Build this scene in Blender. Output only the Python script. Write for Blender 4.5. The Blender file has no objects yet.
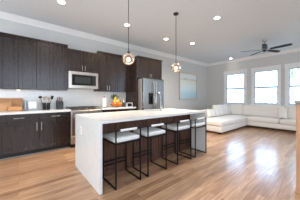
import bpy, bmesh, math, random
from mathutils import Vector, Matrix, Euler
random.seed(7)
PI = math.pi
S = bpy.context.scene
C = S.collection

# ------------------------------------------------------------------ camera
CAM_H = 1.21
YAW = math.radians(50.25)            # direction of view, from the +X axis towards the kitchen wall
cam_d = bpy.data.cameras.new('camera')
cam_d.sensor_width = 36.0
cam_d.lens = 158.0 / 300.0 * 36.0
cam_d.shift_y = -2.5 / 300.0
cam_d.clip_start = 0.05
cam = bpy.data.objects.new('camera', cam_d)
cam.location = (0, 0, CAM_H)
cam.rotation_euler = (PI / 2, 0, YAW - PI / 2)
C.objects.link(cam)
S.camera = cam

# ------------------------------------------------------------------ sky
world = bpy.data.worlds.new('sky')
S.world = world
world.use_nodes = True
wn = world.node_tree
wn.nodes.clear()
w_out = wn.nodes.new('ShaderNodeOutputWorld')
w_bg = wn.nodes.new('ShaderNodeBackground')
w_tc = wn.nodes.new('ShaderNodeTexCoord')
w_sep = wn.nodes.new('ShaderNodeSeparateXYZ')
w_ramp = wn.nodes.new('ShaderNodeValToRGB')
w_map = wn.nodes.new('ShaderNodeMapRange')
w_map.inputs['From Min'].default_value = -1.0
w_map.inputs['From Max'].default_value = 1.0
e = w_ramp.color_ramp.elements
e[0].position = 0.25
e[0].color = (0.30, 0.318, 0.335, 1)
e[1].position = 0.85
e[1].color = (0.40, 0.63, 0.90, 1)
e_mid = e.new(0.5)
e_mid.color = (0.50, 0.57, 0.68, 1)
wn.links.new(w_tc.outputs['Generated'], w_sep.inputs[0])
wn.links.new(w_sep.outputs['X'], w_map.inputs['Value'])
wn.links.new(w_map.outputs['Result'], w_ramp.inputs['Fac'])
wn.links.new(w_ramp.outputs['Color'], w_bg.inputs['Color'])
wn.links.new(w_bg.outputs[0], w_out.inputs[0])
w_bg.inputs['Strength'].default_value = 6.0

# ------------------------------------------------------------------ picture settings
S.view_settings.view_transform = 'Standard'
S.view_settings.look = 'None'
S.view_settings.gamma = 1.0
S.view_settings.use_curve_mapping = False
S.view_settings.exposure = 0.78
S.cycles.use_denoising = True
S.cycles.max_bounces = 10
S.cycles.diffuse_bounces = 6
S.cycles.transparent_max_bounces = 12
S.cycles.sample_clamp_indirect = 6.0

LAMP = 9.0          # recessed lamp brightness
SPOT = 95.0         # watts of each recessed lamp's beam
BULB = 6.0         # pendant bulb brightness

# room extents
XN, XF = -2.8, 8.06
YR, YK = -3.2, 4.73
ZC = 3.06

def portal(loc, rot, sx, sy):
    d = bpy.data.lights.new('sky_portal', 'AREA')
    d.shape = 'RECTANGLE'
    d.size, d.size_y = sx, sy
    d.cycles.is_portal = True
    o = bpy.data.objects.new('sky_portal', d)
    o.location, o.rotation_euler = loc, rot
    C.objects.link(o)

WIN_C = [3.265, 2.03, 0.865, -0.36]            # window centres along the far wall
WZ0, WZ1 = 0.93, 2.36
for wc in WIN_C:
    portal((XF + 0.16, wc, (WZ0 + WZ1) / 2), (0, PI / 2, 0), WZ1 - WZ0, 0.84)
portal((XN - 0.02, 0.4, 1.38), (0, -PI / 2, 0), 2.75, 7.0)
portal((0.9, YR - 0.02, 1.85), (PI / 2, 0, 0), 3.6, 1.8)
portal((7.05, YR - 0.02, 1.8), (PI / 2, 0, 0), 1.5, 2.3)

# ------------------------------------------------------------------ materials
def new_mat(name):
    m = bpy.data.materials.new(name)
    m.use_nodes = True
    return m, m.node_tree, m.node_tree.nodes['Principled BSDF']

def mat(name, col, rough=0.5, metal=0.0, var=0.06, scale=8.0, stretch=(1, 1, 1), bump=0.0, coat=0.0, spec=None, sheen=0.0):
    m, nt, b = new_mat(name)
    tc = nt.nodes.new('ShaderNodeTexCoord')
    mp = nt.nodes.new('ShaderNodeMapping')
    mp.inputs['Scale'].default_value = stretch
    ns = nt.nodes.new('ShaderNodeTexNoise')
    ns.inputs['Scale'].default_value = scale
    ns.inputs['Detail'].default_value = 4
    rp = nt.nodes.new('ShaderNodeValToRGB')
    a = [max(0, c * (1 - var)) for c in col]
    z = [min(1, c * (1 + var)) for c in col]
    rp.color_ramp.elements[0].color = (*a, 1)
    rp.color_ramp.elements[1].color = (*z, 1)
    rp.color_ramp.elements[0].position = 0.3
    rp.color_ramp.elements[1].position = 0.7
    nt.links.new(tc.outputs['Object'], mp.inputs['Vector'])
    nt.links.new(mp.outputs[0], ns.inputs['Vector'])
    nt.links.new(ns.outputs['Fac'], rp.inputs['Fac'])
    nt.links.new(rp.outputs['Color'], b.inputs['Base Color'])
    b.inputs['Roughness'].default_value = rough
    b.inputs['Metallic'].default_value = metal
    b.inputs['Coat Weight'].default_value = coat
    b.inputs['Coat Roughness'].default_value = 0.25
    if spec is not None:
        b.inputs['Specular IOR Level'].default_value = spec
    if sheen:
        b.inputs['Sheen Weight'].default_value = sheen
    if bump:
        bp = nt.nodes.new('ShaderNodeBump')
        bp.inputs['Strength'].default_value = bump
        bp.inputs['Distance'].default_value = 0.01
        nt.links.new(ns.outputs['Fac'], bp.inputs['Height'])
        nt.links.new(bp.outputs[0], b.inputs['Normal'])
    return m

def emit(name, col, strength):
    m = bpy.data.materials.new(name)
    m.use_nodes = True
    nt = m.node_tree
    nt.nodes.clear()
    o = nt.nodes.new('ShaderNodeOutputMaterial')
    em = nt.nodes.new('ShaderNodeEmission')
    em.inputs['Color'].default_value = (*col, 1)
    em.inputs['Strength'].default_value = strength
    nt.links.new(em.outputs[0], o.inputs[0])
    return m

def glass(name, tint, gloss=0.08, gloss_col=(1, 1, 1), rough=0.02, fres=1.45):
    m = bpy.data.materials.new(name)
    m.use_nodes = True
    nt = m.node_tree
    nt.nodes.clear()
    o = nt.nodes.new('ShaderNodeOutputMaterial')
    t = nt.nodes.new('ShaderNodeBsdfTransparent')
    t.inputs['Color'].default_value = (*tint, 1)
    g = nt.nodes.new('ShaderNodeBsdfGlossy')
    g.inputs['Color'].default_value = (*gloss_col, 1)
    g.inputs['Roughness'].default_value = rough
    f = nt.nodes.new('ShaderNodeFresnel')
    f.inputs['IOR'].default_value = fres
    ad = nt.nodes.new('ShaderNodeMath')
    ad.inputs[1].default_value = gloss
    ad.use_clamp = True
    mx = nt.nodes.new('ShaderNodeMixShader')
    nt.links.new(f.outputs[0], ad.inputs[0])
    nt.links.new(ad.outputs[0], mx.inputs[0])
    nt.links.new(t.outputs[0], mx.inputs[1])
    nt.links.new(g.outputs[0], mx.inputs[2])
    nt.links.new(mx.outputs[0], o.inputs[0])
    return m

def globe_glass():
    m = glass('smoked_amber_glass', (0.74, 0.66, 0.60), 0.04, (1.0, 0.92, 0.88), 0.03, 1.5)
    nt = m.node_tree
    o = [n for n in nt.nodes if n.type == 'OUTPUT_MATERIAL'][0]
    sh = o.inputs[0].links[0].from_node
    tl = nt.nodes.new('ShaderNodeBsdfTranslucent')
    tl.inputs['Color'].default_value = (0.80, 0.62, 0.50, 1)
    mx = nt.nodes.new('ShaderNodeMixShader')
    mx.inputs[0].default_value = 0.16
    nt.links.new(sh.outputs[0], mx.inputs[1])
    nt.links.new(tl.outputs[0], mx.inputs[2])
    nt.links.new(mx.outputs[0], o.inputs[0])
    return m

def floor_mat():
    m, nt, b = new_mat('oak_floor')
    tc = nt.nodes.new('ShaderNodeTexCoord')
    br = nt.nodes.new('ShaderNodeTexBrick')
    br.offset = 0.37
    br.offset_frequency = 2
    br.inputs['Color1'].default_value = (0.33, 0.172, 0.092, 1)
    br.inputs['Color2'].default_value = (0.60, 0.375, 0.225, 1)
    br.inputs['Mortar'].default_value = (0.30, 0.16, 0.085, 1)
    br.inputs['Scale'].default_value = 1.0
    br.inputs['Mortar Size'].default_value = 0.0016
    br.inputs['Mortar Smooth'].default_value = 0.3
    br.inputs['Bias'].default_value = 0.0
    br.inputs['Brick Width'].default_value = 1.15
    br.inputs['Row Height'].default_value = 0.082
    mp = nt.nodes.new('ShaderNodeMapping')
    mp.inputs['Scale'].default_value = (1.1, 14, 1)
    ns = nt.nodes.new('ShaderNodeTexNoise')
    ns.inputs['Scale'].default_value = 3.0
    ns.inputs['Detail'].default_value = 6
    rp = nt.nodes.new('ShaderNodeValToRGB')
    rp.color_ramp.elements[0].position = 0.3
    rp.color_ramp.elements[0].color = (0.52, 0.46, 0.42, 1)
    rp.color_ramp.elements[1].position = 0.72
    rp.color_ramp.elements[1].color = (1.2, 1.2, 1.18, 1)
    mx = nt.nodes.new('ShaderNodeMixRGB')
    mx.blend_type = 'MULTIPLY'
    mx.inputs['Fac'].default_value = 0.85
    nt.links.new(tc.outputs['Object'], br.inputs['Vector'])
    nt.links.new(tc.outputs['Object'], mp.inputs['Vector'])
    nt.links.new(mp.outputs[0], ns.inputs['Vector'])
    nt.links.new(ns.outputs['Fac'], rp.inputs['Fac'])
    nt.links.new(br.outputs['Color'], mx.inputs['Color1'])
    nt.links.new(rp.outputs['Color'], mx.inputs['Color2'])
    nt.links.new(mx.outputs[0], b.inputs['Base Color'])
    b.inputs['Roughness'].default_value = 0.36
    b.inputs['Specular IOR Level'].default_value = 0.5
    b.inputs['Coat Weight'].default_value = 0.55
    b.inputs['Coat Roughness'].default_value = 0.17
    bp = nt.nodes.new('ShaderNodeBump')
    bp.inputs['Strength'].default_value = 0.12
    bp.inputs['Distance'].default_value = 0.004
    nt.links.new(ns.outputs['Fac'], bp.inputs['Height'])
    nt.links.new(bp.outputs[0], b.inputs['Normal'])
    return m

def tile_mat():
    m, nt, b = new_mat('backsplash_tile')
    tc = nt.nodes.new('ShaderNodeTexCoord')
    mp = nt.nodes.new('ShaderNodeMapping')
    mp.inputs['Rotation'].default_value = (PI / 2, 0, 0)
    br = nt.nodes.new('ShaderNodeTexBrick')
    br.inputs['Color1'].default_value = (0.80, 0.78, 0.75, 1)
    br.inputs['Color2'].default_value = (0.84, 0.83, 0.80, 1)
    br.inputs['Mortar'].default_value = (0.66, 0.64, 0.61, 1)
    br.inputs['Mortar Size'].default_value = 0.002
    br.inputs['Scale'].default_value = 1.0
    br.inputs['Brick Width'].default_value = 0.20
    br.inputs['Row Height'].default_value = 0.076
    nt.links.new(tc.outputs['Object'], mp.inputs['Vector'])
    nt.links.new(mp.outputs[0], br.inputs['Vector'])
    nt.links.new(br.outputs['Color'], b.inputs['Base Color'])
    b.inputs['Roughness'].default_value = 0.2
    return m

def quartz_mat():
    m, nt, b = new_mat('white_quartz')
    tc = nt.nodes.new('ShaderNodeTexCoord')
    wv = nt.nodes.new('ShaderNodeTexNoise')
    wv.inputs['Scale'].default_value = 1.6
    wv.inputs['Detail'].default_value = 8
    wv.inputs['Distortion'].default_value = 1.6
    rp = nt.nodes.new('ShaderNodeValToRGB')
    rp.color_ramp.elements[0].position = 0.46
    rp.color_ramp.elements[0].color = (0.72, 0.73, 0.725, 1)
    rp.color_ramp.elements[1].position = 0.56
    rp.color_ramp.elements[1].color = (0.72, 0.73, 0.725, 1)
    k = rp.color_ramp.elements.new(0.51)
    k.color = (0.69, 0.70, 0.695, 1)
    nt.links.new(tc.outputs['Object'], wv.inputs['Vector'])
    nt.links.new(wv.outputs['Fac'], rp.inputs['Fac'])
    nt.links.new(rp.outputs['Color'], b.inputs['Base Color'])
    b.inputs['Roughness'].default_value = 0.22
    return m

def art_mat():
    m, nt, b = new_mat('seascape_paint')
    tc = nt.nodes.new('ShaderNodeTexCoord')
    sp = nt.nodes.new('ShaderNodeSeparateXYZ')
    ns = nt.nodes.new('ShaderNodeTexNoise')
    ns.inputs['Scale'].default_value = 5
    ns.inputs['Detail'].default_value = 5
    mp = nt.nodes.new('ShaderNodeMapping')
    mp.inputs['Scale'].default_value = (0.5, 1, 2.4)
    ml = nt.nodes.new('ShaderNodeMath')
    ml.operation = 'MULTIPLY_ADD'
    ml.inputs[1].default_value = 0.22
    ad = nt.nodes.new('ShaderNodeMath')
    ad.operation = 'ADD'
    ad.inputs[1].default_value = -0.11
    rp = nt.nodes.new('ShaderNodeValToRGB')
    el = rp.color_ramp.elements
    el[0].position = 0.0
    el[0].color = (0.50, 0.60, 0.62, 1)
    el[1].position = 1.0
    el[1].color = (0.72, 0.68, 0.56, 1)
    for p, c in ((0.10, (0.46, 0.62, 0.68)), (0.24, (0.48, 0.68, 0.74)), (0.36, (0.64, 0.78, 0.78)), (0.55, (0.74, 0.79, 0.74)),
                 (0.72, (0.74, 0.74, 0.60)), (0.76, (0.50, 0.48, 0.40)), (0.80, (0.74, 0.78, 0.78)), (0.9, (0.76, 0.80, 0.82))):
        k = el.new(p)
        k.color = (*c, 1)
    nt.links.new(tc.outputs['Object'], sp.inputs[0])
    nt.links.new(tc.outputs['Object'], mp.inputs['Vector'])
    nt.links.new(mp.outputs[0], ns.inputs['Vector'])
    dv = nt.nodes.new('ShaderNodeMath')
    dv.operation = 'DIVIDE'
    dv.inputs[1].default_value = 1.26
    nt.links.new(sp.outputs['Z'], dv.inputs[0])
    nt.links.new(ns.outputs['Fac'], ml.inputs[0])
    nt.links.new(dv.outputs[0], ml.inputs[2])
    nt.links.new(ml.outputs[0], ad.inputs[0])
    nt.links.new(ad.outputs[0], rp.inputs['Fac'])
    nt.links.new(rp.outputs['Color'], b.inputs['Base Color'])
    b.inputs['Roughness'].default_value = 0.5
    return m

M = {}
M['wall'] = mat('wall_paint', (0.60, 0.60, 0.585), 0.75, var=0.02, scale=30)
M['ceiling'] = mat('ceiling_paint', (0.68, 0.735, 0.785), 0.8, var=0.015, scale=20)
M['trim'] = mat('white_trim_paint', (0.80, 0.80, 0.79), 0.4, var=0.015)
M['sash'] = mat('grey_sash_paint', (0.50, 0.55, 0.58), 0.4, var=0.015)
M['floor'] = floor_mat()
M['tile'] = tile_mat()
M['quartz'] = quartz_mat()
M['espresso'] = mat('espresso_wood', (0.021, 0.013, 0.010), 0.27, var=0.2, scale=6, stretch=(6, 6, 0.6), spec=0.5)
M['walnut'] = mat('dark_walnut_panel', (0.10, 0.049, 0.033), 0.45, var=0.4, scale=5, stretch=(7, 7, 0.6), spec=0.18)
M['toe'] = mat('toe_kick_black', (0.012, 0.011, 0.011), 0.6)
M['reflection'] = mat('reflection_grey', (0.34, 0.32, 0.30), 0.4)  # colour of the reflection along the foot of the cabinets
M['nickel'] = mat('brushed_nickel', (0.42, 0.40, 0.375), 0.3, 1.0, var=0.05)
M['steel'] = mat('stainless_steel', (0.56, 0.50, 0.45), 0.3, 1.0, var=0.05, scale=4, stretch=(0.3, 0.3, 20))
M['steel_slate'] = mat('dark_stainless', (0.33, 0.305, 0.275), 0.22, 1.0, var=0.05, scale=4, stretch=(20, 0.3, 0.3))
M['steel_dark'] = mat('steel_side_grey', (0.42, 0.42, 0.42), 0.4, 0.6)
M['blackglass'] = mat('black_glass', (0.010, 0.011, 0.012), 0.08, var=0.05, spec=0.25)
M['blackplastic'] = mat('black_plastic', (0.012, 0.012, 0.013), 0.45, spec=0.25)
M['blackmetal'] = mat('black_metal', (0.008, 0.0075, 0.0075), 0.5, 0.0, spec=0.2)
M['castiron'] = mat('cast_iron', (0.03, 0.028, 0.027), 0.55, bump=0.2, scale=60)
M['vinyl'] = mat('white_vinyl', (0.76, 0.77, 0.765), 0.38, var=0.03)
M['sofa'] = mat('cream_upholstery', (0.80, 0.775, 0.735), 0.85, var=0.05, scale=40, bump=0.12, sheen=0.2)
M['pillow'] = mat('pale_grey_linen', (0.70, 0.73, 0.76), 0.9, var=0.05, scale=60, bump=0.1)
M['pillowb'] = mat('cream_linen', (0.80, 0.77, 0.71), 0.9, var=0.05, scale=60, bump=0.1)
M['board'] = mat('maple_board', (0.52, 0.25, 0.095), 0.5, var=0.18, scale=5, stretch=(1, 6, 10))
M['edge_shade'] = mat('red_brown_edge_shade', (0.30, 0.105, 0.045), 0.5, var=0.25, scale=5, stretch=(1, 6, 10))
M['oak'] = mat('oak_newel', (0.50, 0.285, 0.165), 0.4, var=0.15, scale=5, stretch=(8, 8, 0.7))
M['capgrey'] = mat('grey_cap', (0.30, 0.28, 0.27), 0.4)
M['slate'] = mat('slate_block', (0.035, 0.039, 0.046), 0.5, var=0.2, spec=0.25)
M['woodlight'] = mat('beech_wood', (0.55, 0.37, 0.21), 0.5, var=0.15)
M['greyframe'] = mat('grey_frame', (0.26, 0.29, 0.33), 0.4)
M['screen'] = emit('lit_screen', (0.9, 0.95, 1.0), 0.85)
M['paper'] = mat('paper_towel', (0.86, 0.85, 0.80), 0.9, bump=0.1, scale=50)
M['orange'] = mat('orange_peel', (0.80, 0.20, 0.01), 0.45, var=0.08, scale=50, bump=0.1)
M['lemon'] = mat('lemon_peel', (0.85, 0.52, 0.01), 0.4, var=0.06, scale=40, bump=0.1)
M['plum'] = mat('dark_plum', (0.07, 0.02, 0.03), 0.35)
M['leaf'] = mat('green_leaf', (0.06, 0.13, 0.03), 0.5, var=0.3)
M['teal'] = mat('dark_teal_glaze', (0.02, 0.06, 0.075), 0.25)
M['whitecer'] = mat('white_ceramic', (0.78, 0.77, 0.74), 0.25, var=0.02)
M['fanblade'] = mat('dark_slate_blade', (0.010, 0.014, 0.022), 0.5, var=0.2, spec=0.2)
M['fansteel'] = mat('fan_metal', (0.42, 0.40, 0.38), 0.28, 1.0)
M['bronze'] = mat('aged_bronze', (0.055, 0.045, 0.04), 0.4, 0.7)
M['copper'] = mat('copper_band', (0.55, 0.32, 0.24), 0.3, 1.0)
M['frameoak'] = mat('gilt_wood_frame', (0.50, 0.38, 0.24), 0.5, var=0.15)
M['art'] = art_mat()
M['pane'] = glass('window_glass', (0.97, 0.985, 0.99), 0.0)
M['smoke'] = globe_glass()
M['clear'] = glass('clear_glass', (0.93, 0.95, 0.94), 0.02)
M['lamp'] = emit('recessed_lamp', (1.0, 0.93, 0.82), LAMP)
M['bulb'] = emit('warm_bulb', (1.0, 0.76, 0.50), BULB)
M['ground'] = mat('outdoor_ground', (0.42, 0.43, 0.36), 0.9, var=0.2, scale=2)
M['foliage'] = mat('pale_foliage', (0.42, 0.50, 0.36), 0.7, var=0.3, scale=3)
M['blossom'] = mat('pinkish_twig_leaves', (0.40, 0.30, 0.28), 0.7, var=0.3, scale=3)
M['bark'] = mat('bark', (0.20, 0.16, 0.13), 0.9, var=0.3)

# ------------------------------------------------------------------ mesh helpers
def BM():
    return bmesh.new()

def box(bm, x0, x1, y0, y1, z0, z1, bev=0.0, seg=1):
    x0, x1 = min(x0, x1), max(x0, x1)
    y0, y1 = min(y0, y1), max(y0, y1)
    z0, z1 = min(z0, z1), max(z0, z1)
    mtx = Matrix.Translation(((x0 + x1) / 2, (y0 + y1) / 2, (z0 + z1) / 2)) @ Matrix.Diagonal((x1 - x0, y1 - y0, z1 - z0, 1))
    r = bmesh.ops.create_cube(bm, size=1.0, matrix=mtx)
    if bev > 0:
        es = list({ed for v in r['verts'] for ed in v.link_edges})
        bmesh.ops.bevel(bm, geom=es, offset=bev, segments=seg, affect='EDGES', profile=0.5)
    return bm

def cyl(bm, p0, p1, r0, r1=None, n=16):
    p0, p1 = Vector(p0), Vector(p1)
    r1 = r0 if r1 is None else r1
    d = p1 - p0
    q = Vector((0, 0, 1)).rotation_difference(d.normalized()).to_matrix().to_4x4()
    bmesh.ops.create_cone(bm, cap_ends=True, segments=n, radius1=r0, radius2=r1, depth=d.length,
                          matrix=Matrix.Translation((p0 + p1) / 2) @ q)
    return bm

def bar(bm, p0, p1, w):
    """square tube between two points"""
    p0, p1 = Vector(p0), Vector(p1)
    d = p1 - p0
    lo = [min(a, b) - w / 2 for a, b in zip(p0, p1)]
    hi = [max(a, b) + w / 2 for a, b in zip(p0, p1)]
    return box(bm, lo[0], hi[0], lo[1], hi[1], lo[2], hi[2], w * 0.15)

def sphere(bm, c, r, sc=(1, 1, 1), u=20, v=12, rot=None):
    m = Matrix.Translation(c)
    if rot is not None:
        m = m @ rot.to_matrix().to_4x4()
    m = m @ Matrix.Diagonal((*sc, 1))
    bmesh.ops.create_uvsphere(bm, u_segments=u, v_segments=v, radius=r, matrix=m)
    return bm

def lathe(bm, prof, n=24, c=(0, 0, 0), cap=True):
    """profile of (radius, z) turned about the vertical through c"""
    rings = []
    for r, z in prof:
        rings.append([bm.verts.new((c[0] + r * math.cos(2 * PI * k / n), c[1] + r * math.sin(2 * PI * k / n), c[2] + z)) for k in range(n)])
    for a, b in zip(rings, rings[1:]):
        for k in range(n):
            bm.faces.new((a[k], a[(k + 1) % n], b[(k + 1) % n], b[k]))
    if cap:
        if prof[0][0] > 1e-5:
            bm.faces.new(list(reversed(rings[0])))
        if prof[-1][0] > 1e-5:
            bm.faces.new(rings[-1])
    return bm

def tube(bm, pts, r, n=10):
    pts = [Vector(p) for p in pts]
    rings = []
    up = Vector((0, 0, 1))
    for i, p in enumerate(pts):
        t = (pts[min(i + 1, len(pts) - 1)] - pts[max(i - 1, 0)]).normalized()
        a = t.cross(up)
        if a.length < 1e-3:
            a = t.cross(Vector((1, 0, 0)))
        a.normalize()
        if rings and a.dot(pa) < 0:
            a = -a
        pa = a
        b = t.cross(a).normalized()
        rr = r[i] if isinstance(r, (list, tuple)) else r
        rings.append([bm.verts.new(p + a * rr * math.cos(2 * PI * k / n) + b * rr * math.sin(2 * PI * k / n)) for k in range(n)])
    for a, b in zip(rings, rings[1:]):
        for k in range(n):
            bm.faces.new((a[k], a[(k + 1) % n], b[(k + 1) % n], b[k]))
    bm.faces.new(rings[0])
    bm.faces.new(list(reversed(rings[-1])))
    bmesh.ops.recalc_face_normals(bm, faces=bm.faces)
    return bm

def cushion(bm, x0, x1, y0, y1, z0, z1, rad=0.05, crown=(0, 0, 0.02), n=8):
    """soft rounded block; crown is how far each pair of faces bulges"""
    t = BM()
    bmesh.ops.create_cube(t, size=2.0)
    bmesh.ops.subdivide_edges(t, edges=t.edges[:], cuts=n, use_grid_fill=True)
    c = Vector(((x0 + x1) / 2, (y0 + y1) / 2, (z0 + z1) / 2))
    h = Vector(((x1 - x0) / 2, (y1 - y0) / 2, (z1 - z0) / 2))
    for v in t.verts:
        u = v.co.copy()
        p = Vector((math.sin(u.x * PI / 2) * h.x, math.sin(u.y * PI / 2) * h.y, math.sin(u.z * PI / 2) * h.z))
        q = Vector([max(-h[i] + rad, min(h[i] - rad, p[i])) for i in range(3)])
        d = p - q
        if d.length > 1e-6:
            d = d.normalized() * rad
        o = q + d
        s = [o[i] / h[i] for i in range(3)]
        for i in range(3):
            j, k = (i + 1) % 3, (i + 2) % 3
            o[i] += s[i] * crown[i] * (1 - s[j] ** 2) * (1 - s[k] ** 2)
        v.co = c + o
    me = bpy.data.meshes.new('t')
    t.to_mesh(me)
    t.free()
    bm.from_mesh(me)
    bpy.data.meshes.remove(me)
    return bm

def obj(name, bm, m, parent=None, smooth=False, loc=None, angle=None):
    """link the bmesh as ONE mesh object; with a parent it is a child in the parent's own space"""
    me = bpy.data.meshes.new(name)
    bm.to_mesh(me)
    bm.free()
    me.materials.append(M[m] if isinstance(m, str) else m)
    if smooth:
        for p in me.polygons:
            p.use_smooth = True
        if angle is not None:
            me.set_sharp_from_angle(angle=math.radians(angle))
    o = bpy.data.objects.new(name, me)
    C.objects.link(o)
    if parent is not None:
        o.parent = parent
    if loc is not None:
        o.location = loc
    return o

def sm(name, bm, m, parent=None, loc=None, angle=40):
    return obj(name, bm, m, parent, True, loc, angle)

def tag(o, label, cat, group=None):
    o['label'] = label
    o['category'] = cat
    if group:
        o['group'] = group
    return o

def thing(name, label, cat, loc=(0, 0, 0), rz=0.0, group=None):
    o = bpy.data.objects.new(name, None)
    o.empty_display_size = 0.1
    C.objects.link(o)
    o.location = loc
    o.rotation_euler = (0, 0, rz)
    return tag(o, label, cat, group)

def dup(root, loc, label, rz=None, group=None):
    """a copy of a thing with copies of its parts and sub-parts"""
    r = root.copy()
    C.objects.link(r)
    r.location = loc
    if rz is not None:
        r.rotation_euler = (0, 0, rz)
    r['label'] = label
    if group:
        r['group'] = group
    for ch in list(root.children):
        c = ch.copy()
        C.objects.link(c)
        c.parent = r
        for g in list(ch.children):
            d = g.copy()
            C.objects.link(d)
            d.parent = c
    return r

def struct(name, bm, m, parent=None):
    o = obj(name, bm, m, parent)
    if parent is None:
        o['kind'] = 'structure'
    return o

# ------------------------------------------------------------------ the room
struct('floor', box(BM(), XN - 0.1, XF + 0.14, YR - 0.1, YK + 0.12, -0.1, 0.0), 'floor')
struct('ceiling', box(BM(), XN - 0.1, XF + 0.14, YR - 0.1, YK + 0.12, ZC, ZC + 0.1), 'ceiling')
struct('wall_left', box(BM(), XN - 0.1, XF + 0.14, YK, YK + 0.12, 0, ZC), 'wall')
bm = BM()                                              # wall on the right, out of view, openings added and sized to let daylight in
box(bm, XN - 0.1, -0.9, YR - 0.1, YR, 0, ZC)
box(bm, 2.7, 6.3, YR - 0.1, YR, 0, ZC)
box(bm, -0.9, 2.7, YR - 0.1, YR, 0, 0.95)
box(bm, 7.8, XF + 0.14, YR - 0.1, YR, 0, ZC)
box(bm, 6.3, 7.8, YR - 0.1, YR, 0, 0.65)
box(bm, 6.3, 7.8, YR - 0.1, YR, 2.95, ZC)
box(bm, -0.9, 2.7, YR - 0.1, YR, 2.75, ZC)
struct('wall_right', bm, 'wall')

bm = BM()                                              # far wall, pierced by the windows
OW = 0.42                                              # half width of a window opening
edges = [YK] + sum([[c + OW, c - OW] for c in WIN_C], []) + [YR]
for a, b in zip(edges[0::2], edges[1::2]):
    box(bm, XF, XF + 0.14, b, a, 0, ZC)
for c in WIN_C:
    box(bm, XF, XF + 0.14, c - OW, c + OW, 0, WZ0)
    box(bm, XF, XF + 0.14, c - OW, c + OW, WZ1, ZC)
struct('wall_far', bm, 'wall')

bm = BM()                                              # wall behind the camera, with a wide opening added to bring daylight in
box(bm, XN - 0.1, XN, 3.9, YK, 0, ZC)
box(bm, XN - 0.1, XN, YR, -3.1, 0, ZC)
box(bm, XN - 0.1, XN, -3.1, 3.9, 2.75, ZC)
struct('wall_near', bm, 'wall')

def crown(bm, p, q, inward):
    """stepped crown moulding along a wall from p to q (2D), leaning into the room along `inward`"""
    prof = [(0.0, 0.0), (0.0, -0.125), (0.014, -0.125), (0.018, -0.10), (0.05, -0.055), (0.075, -0.02), (0.09, -0.018), (0.09, 0.0)]
    ra = [bm.verts.new((p[0] + inward[0] * a, p[1] + inward[1] * a, ZC + z)) for a, z in prof]
    rb = [bm.verts.new((q[0] + inward[0] * a, q[1] + inward[1] * a, ZC + z)) for a, z in prof]
    n = len(prof)
    for k in range(n):
        bm.faces.new((ra[k], ra[(k + 1) % n], rb[(k + 1) % n], rb[k]))
    bm.faces.new(ra)
    bm.faces.new(list(reversed(rb)))
    bmesh.ops.recalc_face_normals(bm, faces=bm.faces)
    return bm

struct('trim_1', crown(BM(), (XN, YK), (XF, YK), (0, -1)), 'trim')
struct('trim_2', crown(BM(), (XF, YK), (XF, YR), (-1, 0)), 'trim')
bm = BM()
box(bm, 3.90, XF, YK - 0.016, YK, 0, 0.14, 0.004)
struct('baseboard_left', bm, 'trim')
bm = BM()
box(bm, XF - 0.016, XF, YR, YK - 0.02, 0, 0.14, 0.004)
struct('baseboard_far', bm, 'trim')

# windows: casing, two sashes, one pane in each sash
for i, c in enumerate(WIN_C):
    w = bpy.data.objects.new('window_%d' % (i + 1), None)
    C.objects.link(w)
    w.location = (XF, c, 0)
    w['kind'] = 'structure'
    bm = BM()
    for s in (-1, 1):
        box(bm, -0.024, 0, s * 0.40, s * 0.515, 0.90, 2.36, 0.004)
    box(bm, -0.028, 0, -0.53, 0.53, 2.345, 2.50, 0.005)
    box(bm, -0.042, 0, -0.545, 0.545, 2.50, 2.525, 0.004)
    box(bm, -0.055, 0.02, -0.545, 0.545, 0.885, 0.925, 0.006)
    box(bm, -0.02, 0, -0.50, 0.50, 0.79, 0.885, 0.004)
    obj('window_casing', bm, 'trim', w)
    for nm, x, z0, z1 in (('upper_sash', 0.085, 1.605, 2.36), ('lower_sash', 0.045, 0.93, 1.685)):
        bm = BM()
        g = 0.042
        box(bm, x, x + 0.035, -OW, -OW + g, z0, z1)
        box(bm, x, x + 0.035, OW - g, OW, z0, z1)
        box(bm, x, x + 0.035, -OW + g, OW - g, z0, z0 + g)
        box(bm, x, x + 0.035, -OW + g, OW - g, z1 - g, z1)
        f = obj(nm, bm, 'sash', w)
        obj('pane', box(BM(), x + 0.015, x + 0.02, -OW + g, OW - g, z0 + g, z1 - g), 'pane', f)

# outdoors
struct('ground', box(BM(), XF + 0.3, 60, -40, 40, -0.6, -0.5), 'ground')

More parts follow.
